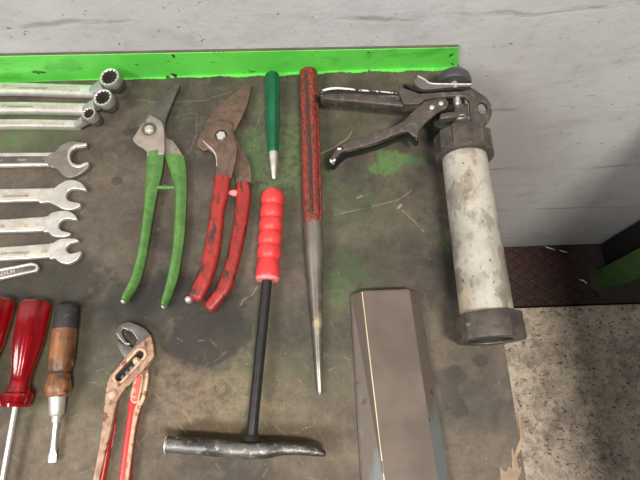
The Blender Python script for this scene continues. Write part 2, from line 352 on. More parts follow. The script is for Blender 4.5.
# ------------------------------------------------------------------ workbench
XR = .1735
wb = thing('workbench', 'workbench with worn grey-brown worktop and bright green upstand against the wall', 'workbench', (-.3, .1, 0))
xs = np.concatenate([np.arange(-1.3, -.40, .05), np.arange(-.40, XR, .00085), [XR]]); ys = np.concatenate([np.arange(-.40, -.09, .03), np.arange(-.09, .3885, .00085), [.3885]])
GX, GY = np.meshgrid(xs, ys); nx, ny = len(xs), len(ys)
def vnoise(x, y, seed):
    r = np.random.default_rng(seed).random((256, 256)); xi = np.floor(x).astype(int); yi = np.floor(y).astype(int); fx = x-xi; fy = y-yi
    fx = fx*fx*(3-2*fx); fy = fy*fy*(3-2*fy); g = lambda a, b: r[a % 256, b % 256]
    return (g(xi, yi)*(1-fx)+g(xi+1, yi)*fx)*(1-fy)+(g(xi, yi+1)*(1-fx)+g(xi+1, yi+1)*fx)*fy
def fbm(sc, seed, o=5):
    s_, a, t = 0, 1., 0
    for k in range(o): s_ = s_+a*vnoise(GX*sc*2**k+50, GY*sc*2**k+50, seed+k); t += a; a *= .55
    return s_/t
n1, n2, n3 = fbm(40, 1), fbm(40, 20), fbm(150, 40, 4); n4 = fbm(14, 60); n2b = fbm(95, 80)
def blob(px, py, rx, ry, soft=.35, rag=1.0, rot=0):
    c = P(px, py); dx, dy = GX-c[0], GY-c[1]; k = .00098
    ux = dx*math.cos(rot)+dy*math.sin(rot); uy = -dx*math.sin(rot)+dy*math.cos(rot)
    d = np.sqrt((ux/(rx*k))**2+(uy/(ry*k))**2)+((n1-.5)*rag+(n3-.5)*rag*.5 if rx > 26 else (n2b-.5)*rag*1.6)
    return np.clip((1-d)/soft+.5, 0, 1)
def seg(pts, w, brk=0.):
    o = np.zeros_like(GX); q = [P(*p)[:2] for p in pts]
    for a, b in zip(q[:-1], q[1:]):
        x0, x1 = min(a[0], b[0])-.004, max(a[0], b[0])+.004; y0, y1 = min(a[1], b[1])-.004, max(a[1], b[1])+.004
        mk = (GX > x0) & (GX < x1) & (GY > y0) & (GY < y1); X, Y = GX[mk], GY[mk]; d = b-a; L = max(d@d, 1e-9)
        t = np.clip(((X-a[0])*d[0]+(Y-a[1])*d[1])/L, 0, 1); r = np.hypot(X-a[0]-t*d[0], Y-a[1]-t*d[1])
        v = np.clip(1.4-r/w, 0, 1)*np.clip((n3[mk]-brk)*6, 0, 1); o[mk] = np.maximum(o[mk], v)
    return o
mx = lambda *a: np.maximum.reduce(a)
green = mx(blob(25, 135, 60, 22, 1., 1.2)*.9, blob(15, 112, 60, 10, 1., 1.)*.7, blob(290, 165, 46, 60, 1.1, 1.6), blob(252, 150, 20, 40, 1., 1.4)*.8, blob(275, 110, 30, 40, 1.2, 1.5)*.4,
           blob(350, 280, 30, 34, .9, 1.3)*.9, blob(350, 215, 60, 50, 1.3, 1.6)*.4, blob(170, 110, 30, 30, 1., 1.4)*.3, blob(30, 330, 60, 50, 1.2, 1.5)*.55,
           blob(250, 375, 34, 50, 1., 1.2)*.5, blob(110, 380, 40, 50, 1.2, 1.5)*.4, blob(300, 370, 40, 50, 1.2, 1.4)*.3, blob(40, 400, 26, 22, 1., 1.4)*.5, blob(345, 130, 40, 22, 1.2, 1.4)*.35, blob(215, 250, 20, 40, 1.2, 1.4)*.25)
bgreen = mx(blob(398, 160, 26, 12, .5, 1.2), blob(382, 168, 14, 9, .5, 1.), blob(440, 152, 14, 10, .6, 1.2)*.6, blob(255, 152, 12, 26, .9, 1.4)*.45, blob(348, 272, 14, 14, .9, 1.4)*.35, blob(10, 140, 24, 8, .8, 1.2)*.35, blob(445, 245, 10, 8, .8, 1.2)*.35)
stain_shade = mx(blob(165, 303, 80, 30, .6, 1.1)*.62, blob(205, 335, 42, 34, .25, .8)*.75, blob(224, 312, 20, 20, .25, .6)*.75, blob(40, 285, 72, 32, .5, 1.1)*.7,
           blob(130, 132, 8, 6, .4, .5)*.5, blob(117, 181, 6, 5, .4, .5)*.5, blob(454, 402, 17, 10, .2, .6, -1.0)*.5, blob(447, 376, 20, 8, .3, .7)*.4, blob(454, 372, 7, 6, .2, .4)*.5,
           blob(395, 262, 80, 30, .9, 1.)*.5, blob(430, 185, 24, 50, 1.1, 1.)*.4, blob(435, 275, 30, 34, .9, 1.)*.6, blob(120, 225, 60, 40, 1.2, 1.)*.2, blob(300, 345, 60, 34, 1.1, 1.)*.2, blob(480, 360, 8, 6, .4, .5)*.45)  # dark stains, and soft shade painted in beside the barrel and mid-bench
rustm = mx(blob(190, 400, 90, 44, 1.2, 1.4)*.75, blob(90, 440, 90, 40, 1.2, 1.5)*.5, blob(200, 375, 40, 18, .9, 1.4)*.5, blob(330, 440, 60, 50, 1.2, 1.4)*.3, blob(60, 470, 100, 30, 1.2, 1.3)*.35)
rust_shade = mx(blob(205, 431, 50, 8, .7, .8)*.9, blob(290, 434, 50, 8, .7, .8)*.9)  # rusty stain with the hammer head's cast shadow painted in
scr = mx(seg([(318, 155), (335, 147), (348, 138), (352, 131)], .0008, .1)*.6, seg([(334, 215), (370, 207), (398, 200), (411, 191)], .0004, .35)*.8, seg([(402, 210), (415, 222), (424, 232)], .0004, .2)*.9,
         seg([(401, 205), (398, 208)], .0012, .1), seg([(357, 198), (362, 196)], .0009, .1)*.8, seg([(241, 305), (243, 300), (252, 295), (257, 287)], .0007, .1)*.6,
         seg([(224, 378), (240, 395), (262, 405), (275, 408)], .0004, .3)*.7, seg([(262, 395), (272, 412)], .0004, .2)*.6, seg([(183, 410), (192, 424)], .0005, .1)*.6, seg([(130, 98), (160, 103), (210, 100)], .0005, .3)*.5,
         seg([(175, 118), (190, 113), (197, 114), (196, 135), (190, 150)], .0005, .2)*.35, seg([(120, 378), (110, 392)], .0004, .2)*.5, seg([(215, 397), (225, 385)], .0004, .2)*.5, seg([(210, 98), (232, 92)], .0004, .1)*.5,
         seg([(255, 130), (262, 112), (268, 104)], .0004, .3)*.5, seg([(282, 128), (300, 138)], .0004, .3)*.4)
for k in range(150):
    x, y = rng.uniform(0, 345), rng.uniform(335, 478); a = rng.choice([-.8, .75, 1.1, -.3])+rng.normal()*.25; L = rng.uniform(3, 14)
    scr = np.maximum(scr, seg([(x, y), (x+L*math.cos(a), y+L*math.sin(a))], .0003, .25)*rng.uniform(.25, .65))
for k in range(40):
    x, y = rng.uniform(110, 440), rng.uniform(95, 330); a = rng.uniform(-1.2, 1.2); L = rng.uniform(2, 9)
    scr = np.maximum(scr, seg([(x, y), (x+L*math.cos(a), y+L*math.sin(a))], .0003, .3)*rng.uniform(.2, .5))
stain_shade = np.clip(stain_shade+np.clip((n4-.55)*2, 0, .3), 0, 1)
V = np.stack([GX.ravel(), GY.ravel(), np.full(GX.size, BZ)], 1); idx = np.arange(nx*ny).reshape(ny, nx)
Q = np.stack([idx[:-1, :-1], idx[:-1, 1:], idx[1:, 1:], idx[1:, :-1]], -1).reshape(-1, 4)
# underside and sides
b0 = len(V); cor = [(-1.3, -.40), (XR, -.40), (XR, .3885), (-1.3, .3885)]
V = np.vstack([V, [(x, y, BZ-.04) for x, y in cor]])
Fs = [list(q) for q in Q]
e0 = list(idx[0, :]); e1 = list(idx[:, -1]); e2 = list(idx[-1, ::-1]); e3 = list(idx[::-1, 0])
Fs += [e0[::-1]+[b0, b0+1], e1[::-1]+[b0+1, b0+2], e2[::-1]+[b0+2, b0+3], e3[::-1]+[b0+3, b0], [b0+3, b0+2, b0+1, b0]]
me = bpy.data.meshes.new('worktop'); me.from_pydata((V-np.array([-.3, .1, 0])).tolist(), [], Fs)
for nm, ch in (('wear_shade', (green, scr, stain_shade)), ('wear_shade2', (bgreen, rustm, rust_shade))):
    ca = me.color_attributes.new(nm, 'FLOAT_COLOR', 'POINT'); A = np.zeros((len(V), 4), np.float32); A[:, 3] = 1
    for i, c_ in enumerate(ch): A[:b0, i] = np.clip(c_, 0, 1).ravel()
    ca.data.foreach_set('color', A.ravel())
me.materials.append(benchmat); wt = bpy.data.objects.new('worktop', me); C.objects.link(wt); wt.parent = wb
# upstand: a thin bent sheet, ragged paint line along its foot, slanted right end
Y0, Y1 = .3852, .3885
THf = lambda x: 0.0322+.0118*min(1., max(0., (.16-x)/.54))
nseg = 120; rows = []
up_v, up_f = [], []
for k in range(nseg+1):
    t = k/nseg; xb = -1.3+(XR-.002+1.3)*t; xt = -1.3+(.1645+1.3)*t
    up_v += [(xb, Y0, BZ), (xt, Y0, BZ+THf(xt)-.0006), (xt, Y0+.0006, BZ+THf(xt)), (xt, Y1, BZ+THf(xt)), (xb, Y1, BZ)]
for k in range(nseg):
    for j in range(4): up_f.append([k*5+j, k*5+5+j, k*5+6+j, k*5+1+j])
up_f += [[0, 1, 2, 3, 4], [nseg*5+4-j for j in range(5)]]
link('upstand', (up_v, up_f), upmat, wb, smooth=False)['label'] = 'bright green painted strip'
rv = [(x, y, BZ+THf(x)+dz) for x in (-1.3, -.38, .1645) for y, dz in ((Y0+.0004, .0001), (Y0+.0004, .0009), (Y1, .0009), (Y1, .0001))]
link('upstand_rim', loft([rv[0:4], rv[4:8], rv[8:12]]), rimmat, wb, smooth=False)
sp_v, sp_f = [], []; N = 240
for k in range(N+1):
    x = -.38+(.1705+.38)*k/N; wd = (.0005+.0040*min(1, max(0, (x+.30)/.2)))*(.75+.22*math.sin(k*.31)+.2*math.sin(k*.083+2)+rng.uniform(-.14, .14))
    sp_v += [(x, Y0+.0002, BZ+.0002), (x, Y0-max(wd, .0003), BZ+.0002), (x, Y0-max(wd, .0003), BZ), (x, Y0+.0002, BZ)]
for k in range(N):
    for j in range(4): sp_f.append([4*k+j, 4*k+(j+1) % 4, 4*k+4+(j+1) % 4, 4*k+4+j])
link('paint_edge', (sp_v, sp_f), upmat, wb, smooth=False)['label'] = 'ragged lower edge of the green paint'
for x in (-1.22, .10):
    for y in (-.34, .32): link('leg', box(x, x+.05, y, y+.05, 0, BZ-.04), cardgreen, wb, smooth=False)
# raw wood showing where the edge of the top is torn
torn = [(500.5, 480), (500, 466), (503, 470), (506, 472), (509, 466), (512, 469), (511.5, 450), (512.5, 447), (514, 455), (517, 447), (520.5, 438), (519, 425), (518.5, 415), (520, 415), (521.5, 428), (523, 440), (521, 449), (517, 457), (518, 464), (519.5, 469), (521.5, 464), (521, 472), (517.5, 480), (517, 490), (499, 492)]
link('torn_edge', plate(torn, -.0005, .0006, .0002), splint, wb)['label'] = 'pale torn wood at the worktop edge'

# ------------------------------------------------------------------ ring spanners
def ring_spanner(label, x_end, yt, yb, ring, rpx, neck0, txt, zring=.024):
    """cranked ring spanner: shank left out of frame, ring raised on the right"""
    r3 = P(ring[0], ring[1], zring); t = thing('ring_spanner', label, 'spanner', (P(40, (yt+yb)/2)[0], P(40, (yt+yb)/2)[1], BZ), 'ring spanners')
    hw = rpx/F*abs(CAM[2]-BZ-zring)/math.sin(math.radians(50))*.90
    h = .0085; ye = lambda x, y: y+(x)*.012*0
    sec = [(-1, -.5), (-.8, -1), (.8, -1), (1, -.5), (1, .35), (.82, .9), (.6, 1), (-.6, 1), (-.82, .9), (-1, .35)]
    A = [((x, yt+(x/90)*(neck0[0]-yt)-.08*min(x, 0)), (x, yb+(x/90)*(neck0[1]-yb)-.08*min(x, 0))) for x in (-60, -20, 20, 55, x_end-8, x_end)]
    link('shank', strip(A, .0004, h+.0004, sec=sec, N=30, round0=.5, round1=.25), chrome, t)
    # tan flat face on top of the shank
    B = [((x, yt+(x/90)*(neck0[0]-yt)+1.5-.08*min(x, 0)), (x, (yt+yb)/2+.8+(x/90)*((neck0[0]+neck0[1]-yt-yb)/2)-.08*min(x, 0))) for x in (-60, -20, 20, 50, x_end-16)]
    link('face_panel', strip(B, h-.0006, h+.0008, e=8, N=20, round0=.4, round1=.4), chrome_tan, t)
    # neck rising from the shank to the ring
    a = P(x_end-2, (neck0[0]+neck0[1])/2+.5, .005); b = r3.copy(); b[2] -= .006
    w = (neck0[1]-neck0[0])/F*.46/1.0*.55; rings = []
    d = b-a; L = np.linalg.norm(d); d /= L; sd = np.array([-d[1], d[0], 0]); sd /= np.linalg.norm(sd); upv = np.cross(sd, d); upv *= np.sign(upv[2])
    for f in np.linspace(-.06, .62, 8):
        ww = w*(1-f)+hw*.80*f if f > 0 else w; hh = .0042+.0012*f
        rings.append([a+d*L*f+sd*ww*x+upv*hh*y for x, y in superell(18, 3.)])
    link('neck', loft(rings), ringsteel, t)
    # ring with twelve-point opening
    c = np.array(r3); n = 96; hz = .0105; out = []
    tilt = d.copy()
    nrm = np.array([0, 0, 1.])*1.0+(-np.array([tilt[0], tilt[1], 0]))*.0+np.array([-.10, -.05, 0]); nrm /= np.linalg.norm(nrm)
    e1 = np.cross(nrm, (0, 1, 0)); e1 /= np.linalg.norm(e1); e2 = np.cross(nrm, e1)
    def rg(rf, z): return [c+nrm*z+(e1*math.cos(2*math.pi*k/n)+e2*math.sin(2*math.pi*k/n))*rf(2*math.pi*k/n) for k in range(n)]
    ri = lambda a_: hw*.76*(1+.075*abs(math.sin(6*a_))*2-.075)
    R = [rg(lambda q: hw*.96, -hz), rg(lambda q: hw, -hz+.001), rg(lambda q: hw, -.0012), rg(lambda q: hw*.94, 0), rg(lambda q: hw*.86, 0), rg(ri, -.0008), rg(lambda q: ri(q)*1.02, -.0018), rg(lambda q: hw*.93, -.0018)]
    Bo = [rg(lambda q: ri(q)*1.01, -.0016), rg(lambda q: ri(q)*1.0, -.017), rg(lambda q: hw*.90, -.017), rg(lambda q: hw*.93, -.0019)]
    v = [p for r in R for p in r]; f = []
    for i in range(len(R)-1):
        for k in range(n): f.append([i*n+k, i*n+(k+1) % n, (i+1)*n+(k+1) % n, (i+1)*n+k])
    ro = link('ring', (v, f), ringsteel, t); ro.data.materials.append(chrome)
    for p_ in ro.data.polygons: p_.material_index = int(2*n <= p_.index < 5*n)
    link('bore', ([p for r in Bo for p in r], [[i*n+k, i*n+(k+1) % n, (i+1)*n+(k+1) % n, (i+1)*n+k] for i in range(3) for k in range(n)]), darksteel, t, smooth=False)
    if txt:
        for s_, x, sz, m_ in txt: text(s_, x, (yt+yb)/2-1.8+(x/90)*((neck0[0]+neck0[1]-yt-yb)/2), .015, sz, h+.0009, m_, t)
    return t
ring_spanner('largest chrome ring spanner, topmost of the row, its end over the green strip', 94, 83, 94.5, (109, 76.5), 10.6, (86, 97.5), [('CHROM VANADIUM', 33, .0038, tinymark)])
ring_spanner('mid-sized chrome ring spanner between the largest and the smallest ring spanner', 87, 102.5, 113.5, (102.3, 97), 9.8, (104.5, 115), [('CHROME VANADIUM', 20, .0032, tinymark)])
ring_spanner('smallest ring spanner with thin tarnished shank, above the open-end spanners', 79, 120, 128.5, (88.5, 113), 6.8, (121.5, 129.5), [])

# ------------------------------------------------------------------ open-end spanners
def open_spanner(label, head, sh, mat_, webmat, th=.0062, web=True, z=.0004, jm=None, marks=(), groove=None):
    t = thing('open_end_spanner', label, 'spanner', base(45, sh[0][0][1]+6), 'open-end spanners')
    link('jaw', plate(head, z, z+th*.93, .0013, smooth_n=5, res=3), jm or mat_, t)
    link('shank', strip(sh, z+.0003, z+th*.90, sec=[(-1, -.4), (-.85, -1), (.85, -1), (1, -.4), (1, .3), (.90, .85), (.80, 1), (.62, .95), (.54, .62), (-.54, .62), (-.62, .95), (-.80, 1), (-.90, .85), (-1, .3)], N=30, round0=.4, round1=0), mat_, t)
    if web:
        w = [(tuple(np.array(a)*.76+np.array(b)*.24), tuple(np.array(a)*.24+np.array(b)*.76)) for a, b in sh[:-1]]
        link('web', strip(w, z+th*.45, z+th*.76, e=8, N=20, round0=.5, round1=.8), webmat, t)
    for s_, x, y, a, sz, m_ in marks: text(s_, x, y, a, sz, z+th*.77+.0001, m_, t)
    return t
A = [(50, 153), (54.7, 151.5), (58.5, 147.5), (62.5, 144), (70.3, 141), (78, 141.6), (84, 142.4), (87, 144.6), (85.5, 147), (81, 147.6), (76.6, 148), (72.5, 150.3), (70.4, 155), (71, 160.5), (74.2, 163.4), (79.7, 164.2), (84.5, 163), (88.3, 162.5), (89, 165.5), (84.4, 170.6), (76.6, 175.6), (68.8, 177.6), (62.5, 175), (57.8, 170), (54, 167.5), (50, 166.8), (44, 160)]
open_spanner('dark satin open-end spanner, topmost of the open-end row', A, [((-60, 153), (-60, 168.3)), ((0, 153.2), (0, 167.5)), ((30, 153), (30, 166.8)), ((48, 153), (48, 166.7)), ((56, 152.5), (56, 167.5))], satin, darksteel, jm=darkjaw, marks=[('17', 44.5, 159, 0, .0042, palemark), ('forged', 22, 159.8, 0, .0036, palemark), ('2', 1.5, 160, 0, .004, palemark)])
t = bpy.data.objects['open_end_spanner']
link('mouth_lip', strip([((86.8, 143.4), (86.4, 145.8)), ((81, 143.6), (80.6, 146.6)), ((74.5, 144.6), (75.6, 147.4)), ((69, 149), (72, 150.6)), ((67.4, 155), (70.3, 155)), ((68, 160.5), (70.8, 160)), ((71.5, 166), (73.6, 163.4)), ((79, 168), (79.4, 164.8)), ((85, 165.6), (84.2, 163)), ((88.6, 164), (88, 162.4))], .0052, .0072, e=2.6, N=60, round0=.2, round1=.2), satin, t)['label'] = 'bright lip around the jaw opening'
B = [(40, 189), (51.6, 188.4), (57.8, 184.7), (65.6, 180.3), (73.4, 179.6), (81, 182.4), (85.6, 188), (85.4, 190.3), (78, 189), (71.5, 189), (67.3, 192), (65.9, 196.3), (68.3, 200), (73.5, 201.5), (80, 203.2), (79.3, 206.5), (75, 208.6), (70, 209.8), (61.7, 208.7), (55.5, 205.3), (48, 202), (38, 201.8)]
open_spanner('second open-end spanner from the top, pale smooth steel, just below the dark one', B, [((-60, 190.5), (-60, 204.5)), ((0, 189.3), (0, 203)), ((30, 188.8), (30, 202)), ((46, 188.6), (46, 202)), ((54, 188), (54, 203.5))], satin, chrome_tan, z=.0004, marks=[('CHROM VANADIUM', 16, 196, -.01, .003, tinymark)])
Cc = [(44, 217), (47.5, 215.5), (51.6, 212.4), (61, 210.4), (68.8, 211), (74.6, 214.6), (76.9, 219.2), (73, 219.6), (68.8, 218.8), (63, 219.6), (59.2, 223), (58.6, 227.4), (61.7, 230.3), (66, 231.4), (70.3, 232.5), (69, 235.4), (64, 236.8), (60.2, 237), (53, 236.2), (49.5, 234), (47, 231.6), (43, 231)]
open_spanner('third open-end spanner from the top, pale, with small square size stamps', Cc, [((-60, 221), (-60, 236)), ((0, 219.8), (0, 233.3)), ((30, 218), (30, 232.4)), ((44, 217), (44, 231.6)), ((51, 216.5), (51, 231.5))], satin, chrome_tan, marks=[('11', 37, 224.6, -.03, .0042, tinymark), ('10', 2, 226.5, -.03, .0042, tinymark)])
D = [(49, 244), (53, 242.4), (57, 239.8), (61, 238.6), (67.2, 238), (75, 238.2), (78.2, 240.2), (76.4, 241.9), (72, 242.8), (68.8, 244.2), (66.3, 247.2), (66.4, 250.6), (69.5, 253), (75, 252.4), (80.8, 251), (80.6, 254.2), (76.6, 259.7), (68.8, 263.8), (61, 263), (57, 260.6), (54, 258.2), (49, 258)]
open_spanner('lowest open-end spanner with oval size stamp, jaws touching the one above', D, [((-60, 250), (-60, 264.5)), ((0, 247.4), (0, 261.3)), ((30, 245.3), (30, 259.6)), ((48, 244), (48, 258.3)), ((57, 243.5), (57, 258.8))], satin, chrome_tan, marks=[('CHROM VANADIUM', 15, 253, -.05, .0032, tinymark), ('(13)', 44.5, 251, -.05, .004, tinymark)])
t = thing('flat_spanner', 'flat spanner end with recessed dark panel and rounded tip, below the open-end row', 'spanner', base(15, 272))
E_ = [(-60, 281), (0, 268.3), (31.3, 262.4), (36.5, 263.6), (38.5, 267.2), (36.4, 271.2), (0, 279.2), (-60, 291.5)]
Ein = [(-55, 283), (0, 271), (30, 265.2), (34.4, 265.9), (35.3, 267.6), (33.5, 269.3), (0, 276.5), (-55, 287.5)]
link('shank', plate(E_, .0003, .005, .001, holes=[Ein], res=3), satin, t)
link('recessed_panel', plate(Ein, .0006, .0034, .0002), darksteel, t)
text('VANADIUM', .5, 274.2, -.19, .0056, .0036, palemark, t)

# ------------------------------------------------------------------ screwdrivers
def hexr(a, k): return 1+.05*math.cos(6*a)
def red_driver(label, top, flange, tip, handle_w=27):
    A3, B3 = P(*top, .0145), P(*flange, .0145); T3 = P(*tip, .0105)
    t = thing('screwdriver', label, 'screwdriver', (A3[0], A3[1], BZ), 'red-handled screwdrivers')
    pr = [(0, .0075), (.01, .0105), (.035, .0128), (.08, .0138), (.2, .0138), (.45, .0128), (.60, .0103), (.72, .0084), (.80, .0080), (.87, .0100), (.885, .0128), (.90, .0132), (.95, .0130), (.955, .0118), (.965, .0118), (.97, .0128), (1, .0118)]
    link('handle', axis(A3, B3, pr, 48, rf=lambda a, k: 1+(.055*math.cos(6*a+.5) if k < 8 else 0)), redplastic, t)
    d = (B3-A3)/np.linalg.norm(B3-A3); d2 = (T3-B3); 
    link('shaft', axis(B3-d*.01, T3, [(0, .0024), (1, .0022)], 20), chrome, t)
    link('shaft_core', axis(A3+d*.035, B3-d*.011, [(0, .0014), (.1, .0024), (1, .0024)], 12), chrome, t)
    return t
red_driver('red clear-plastic screwdriver shown whole, its butt beside the wooden one', (37, 300.5), (15, 407), (-2, 505))
red_driver('red clear-plastic screwdriver half cut off by the left picture edge', (1, 297.5), (-28, 405), (-50, 505))
t = thing('screwdriver', 'old wooden-handled screwdriver with sooty black butt and short blade', 'screwdriver', base(63, 340))
A3, B3 = P(67.5, 306, .0115), P(57.2, 397, .0115); L = np.linalg.norm(B3-A3); d = (B3-A3)/L
link('handle', axis(A3, B3, [(0, .0075), (.012, .0098), (.05, .0108), (.22, .0112), (.40, .0112), (.55, .0114), (.63, .0113), (.70, .0104), (.735, .0098), (.745, .0089), (.755, .0098), (.80, .0098), (.86, .0113), (.92, .0116), (.96, .0106), (1, .0085)], 40, sq=(1, .92)), wood, t)
link('burnt_butt', axis(A3-d*.0006, A3+d*L*.27, [(0, .0074), (.03, .0099), (.17, .0110), (.6, .0113), (.85, .01135), (1, .0113)], 40, rf=lambda a, k: 1+(.01*math.sin(3*a+k)), sq=(1, .92)), burnt, t)['label'] = 'sooty black butt'
C3, D3 = P(56.8, 416, .0100), P(52.5, 452, .006)
link('ferrule', axis(B3-d*.002, C3, [(0, .0070), (.08, .0074), (.5, .0068), (.92, .0062), (1, .0050)], 24), satin, t)
link('collar', axis(C3-d*.001, C3+d*.0055, [(0, .0044), (.9, .0042), (1, .0036)], 16), satin, t)
E3 = P(52, 462.5, .0045)
bl = []
for f, w, h in [(0, .0024, .0024), (.55, .0023, .0023), (.72, .0027, .0020), (.84, .0038, .0013), (.95, .0040, .0007), (1., .0036, .0005)]:
    c = C3+(E3-C3)*f; s_ = np.cross(d, (0, 0, 1.)); bl.append([c+s_*w*x+np.array([0, 0, 1])*h*y for x, y in superell(16, 2.6)])
link('blade', loft(bl), satin, t)

# ------------------------------------------------------------------ water pump pliers
t = thing('water_pump_pliers', 'water pump pliers with slotted joint and worn red handles', 'pliers', base(125, 400))
lowjaw = [(150, 365), (143, 368), (133, 366), (126, 361), (121, 353), (117.5, 346), (116.2, 341), (118.5, 340), (124, 344.6), (130, 345.6), (136, 350), (146, 352)]
link('lower_jaw', plate(lowjaw, .001, .006, .0008), bluedsteel, t)
upjaw = [(146, 345), (136, 349), (132.5, 347.5), (134.5, 345), (137, 339.5), (135, 335), (131.5, 331.5), (127, 328.4), (123.2, 329), (121.3, 332), (122.8, 336.2), (126, 341), (129.5, 344.4), (128.5, 346), (124.5, 344.6), (118, 338.4), (115.4, 333.8), (115.6, 331), (119.5, 324.5), (126, 322), (130, 322), (137, 324.6), (144, 328), (150, 334), (153, 345), (152, 354)]
link('upper_jaw', plate(upjaw, .0062, .0112, .0009), bluedsteel, t)
for a, b in (((116.5, 333), (124.5, 343.2)), ((124.5, 343.2), (129.6, 343.8)), ((123.2, 327.6), (132.6, 331)), ((132.6, 331), (137.6, 338.5))):
    link('jaw_lip', plate(capsule(a, b, .65), .0108, .0116, .0003), warmsteel, t)
arm = [(150.3, 334.4), (153, 344), (154, 356), (148, 364), (142, 371), (128.8, 385.2), (121.5, 392.5), (117, 400), (114.5, 408), (111, 427.5), (104.4, 455.6), (98.8, 480), (93, 505), (86, 504), (92.5, 480), (97.8, 452), (101.6, 427.5), (104.4, 401), (105.8, 390), (106.8, 383), (110, 375.6), (122.2, 360.6), (132.5, 348.4), (141.9, 342)]
slot = capsule((118.6, 377), (139.6, 354.5), 3.6)
link('slotted_arm', plate(arm, .0065, .0118, .0010, holes=[slot], smooth_n=0, res=2), pinkbare, t)
link('slot_rim', plate(capsule((118.6, 377), (140, 354), 6.6), .0110, .0135, .0007, holes=[capsule((118.6, 377), (139.8, 354.3), 3.9)], res=2), cream, t)
link('slot_back', plate(capsule((118.6, 377), (139.8, 354.3), 4.6), .0060, .0072, .0002), darkhole, t)
for k in range(4):
    x, y = 120.5+k*4.2, 374.6-k*4.5; link('slot_tooth', plate(circ(x+2.6, y+2.4, 2.3, 10), .0070, .0095, .0002), darksteel, t)
link('pivot_pin', disc(135.3, 360.3, .0037, .0068, .0140, dome=1), cream, t)
link('rivet', disc(111.6, 394.6, .0047, .0112, .0132), pinkbare, t)
link('rivet_core', disc(111.6, 394.6, .0028, .0125, .0138, dome=1), cream, t)
redL = [(115.6, 404), (112, 425), (109.5, 440), (107.2, 455), (102.5, 480), (97, 506), (92, 505), (98.5, 480), (104, 458), (107, 447), (109, 436), (111, 424)]
link('handle_dip', plate(redL, .0010, .0085, .0012), plierred, t)['label'] = 'red coating along the inner side'
link('rear_arm_neck', strip([((151, 352), (154, 358)), ((141.8, 366), (150, 368)), ((134.5, 378), (148.6, 384)), ((131.6, 390), (145, 398)), ((130.4, 398), (142.6, 403))], .0004, .0080, e=5, round0=.2, round1=0), pinkbare, t)
arm2 = [((130.6, 397), (142.8, 402)), ((129.8, 404), (141, 408)), ((127, 428), (136.4, 428.5)), ((123.6, 452), (132.8, 453)), ((119.8, 480), (130.6, 481)), ((115, 506), (127.5, 507))]
link('rear_arm', strip(arm2, .0004, .0085, e=5, round0=.2), plierred, t)
edge = [((146, 372), (149, 374)), ((144.6, 386), (147.4, 387)), ((141, 398), (145, 399)), ((134.8, 408), (140.4, 409)), ((131.5, 428), (135.5, 428.5)), ((128, 452), (132.3, 453)), ((124.6, 480), (128.6, 481)), ((120, 506), (124, 507))]
link('bare_edge', strip(edge, .0070, .0098, e=3), cream, t)
link('label_rim', plate(capsule((138.8, 377.5), (134.8, 399), 4.5), .0075, .0098, .0006), cream, t)
link('label_panel', plate(capsule((138.8, 377.5), (134.8, 399), 3.0), .0085, .0101, .0002), paint('faded_red_label', H(190, 84, 72), H(176, 66, 58), H(220, 190, 170), .40, 300, (.4, .6), 0), t)

# ------------------------------------------------------------------ tin snips
def nut(t, x, y, r, z, m_, hexa=True):
    link('washer', disc(x, y, r*1.6, z-.001, z+.0008, 28), darksteel, t)
    link('pivot_nut', disc(x, y, r, z+.0006, z+.0042, hexa=hexa, ph=.4), m_, t)
    link('pivot_bolt', disc(x, y, r*.55, z+.0038, z+.0056, dome=1), m_, t)
t = thing('tin_snips', 'green-handled tin snips with grey blades and hexagonal pivot nut', 'tin snips', base(155, 190))
link('upper_blade', plate([(178.9, 81.6), (172, 86.5), (165, 93.5), (157, 102.5), (150, 111), (142, 120), (137.6, 126), (150, 140), (164.5, 131), (165, 121), (169.5, 109), (174, 98), (179.8, 85.5)], .0060, .0105, .0006), bluedsteel, t)
link('lower_jaw', plate([(164.5, 128), (166, 138), (172, 140), (177, 146), (181, 152.5), (184, 159.5), (184, 166), (168.6, 166), (166, 159), (163, 152), (158, 140)], .0015, .0060, .0008), warmsteel, t)
link('front_jaw', plate([(149.8, 114.2), (161.6, 120.6), (163.2, 125.5), (164.2, 131), (164.7, 150), (163.6, 154), (147.2, 156), (146.6, 151.7), (143.5, 148.6), (138.2, 145.6), (133.3, 141.5), (132.4, 138.4), (137.8, 130), (144, 121.5)], .0095, .0140, .0012, res=2), warmsteel, t)
nut(t, 148.6, 128.6, .0052, .0145, boltsteel)
link('handle', strip([((146.9, 153.6), (163.4, 151.8)), ((146.9, 160), (163.7, 160)), ((146.6, 171), (161.7, 174)), ((145.4, 188), (157.8, 190)), ((143, 215), (153, 216)), ((140.4, 237), (149.4, 238)), ((136.8, 257), (145.8, 259)), ((131, 277.5), (139.6, 281.7)), ((122, 297), (127.5, 301))], .0025, .0132, e=2.8, N=80, round0=0, round1=.35, zs=[.0105, .010, .0095, .009, .009, .009, .009, .009, .009], sec=[(-1, -.4), (-.75, -1), (.75, -1), (1, -.4), (1, .15), (.30, .92), (.05, 1), (-.55, .85), (-1, .2)]), greenpaint, t)
link('handle', strip([((164.6, 156.5), (184, 155.8)), ((168.4, 166.6), (186, 168)), ((172.4, 178), (186.8, 181)), ((174.7, 190), (186.8, 193)), ((174.6, 215), (185.8, 216)), ((173.4, 235), (184.4, 236)), ((171.5, 252), (182, 254)), ((167.2, 277.5), (177, 280.5)), ((161, 302.5), (167, 306))], .0014, .0115, e=2.8, N=80, round0=0, round1=.35, zs=[.0062, .0064, .0068, .0070, .0075, .0075, .0075, .0075, .0075], sec=[(-1, -.4), (-.75, -1), (.75, -1), (1, -.4), (1, .15), (.30, .92), (.05, 1), (-.55, .85), (-1, .2)]), greenpaint, t)
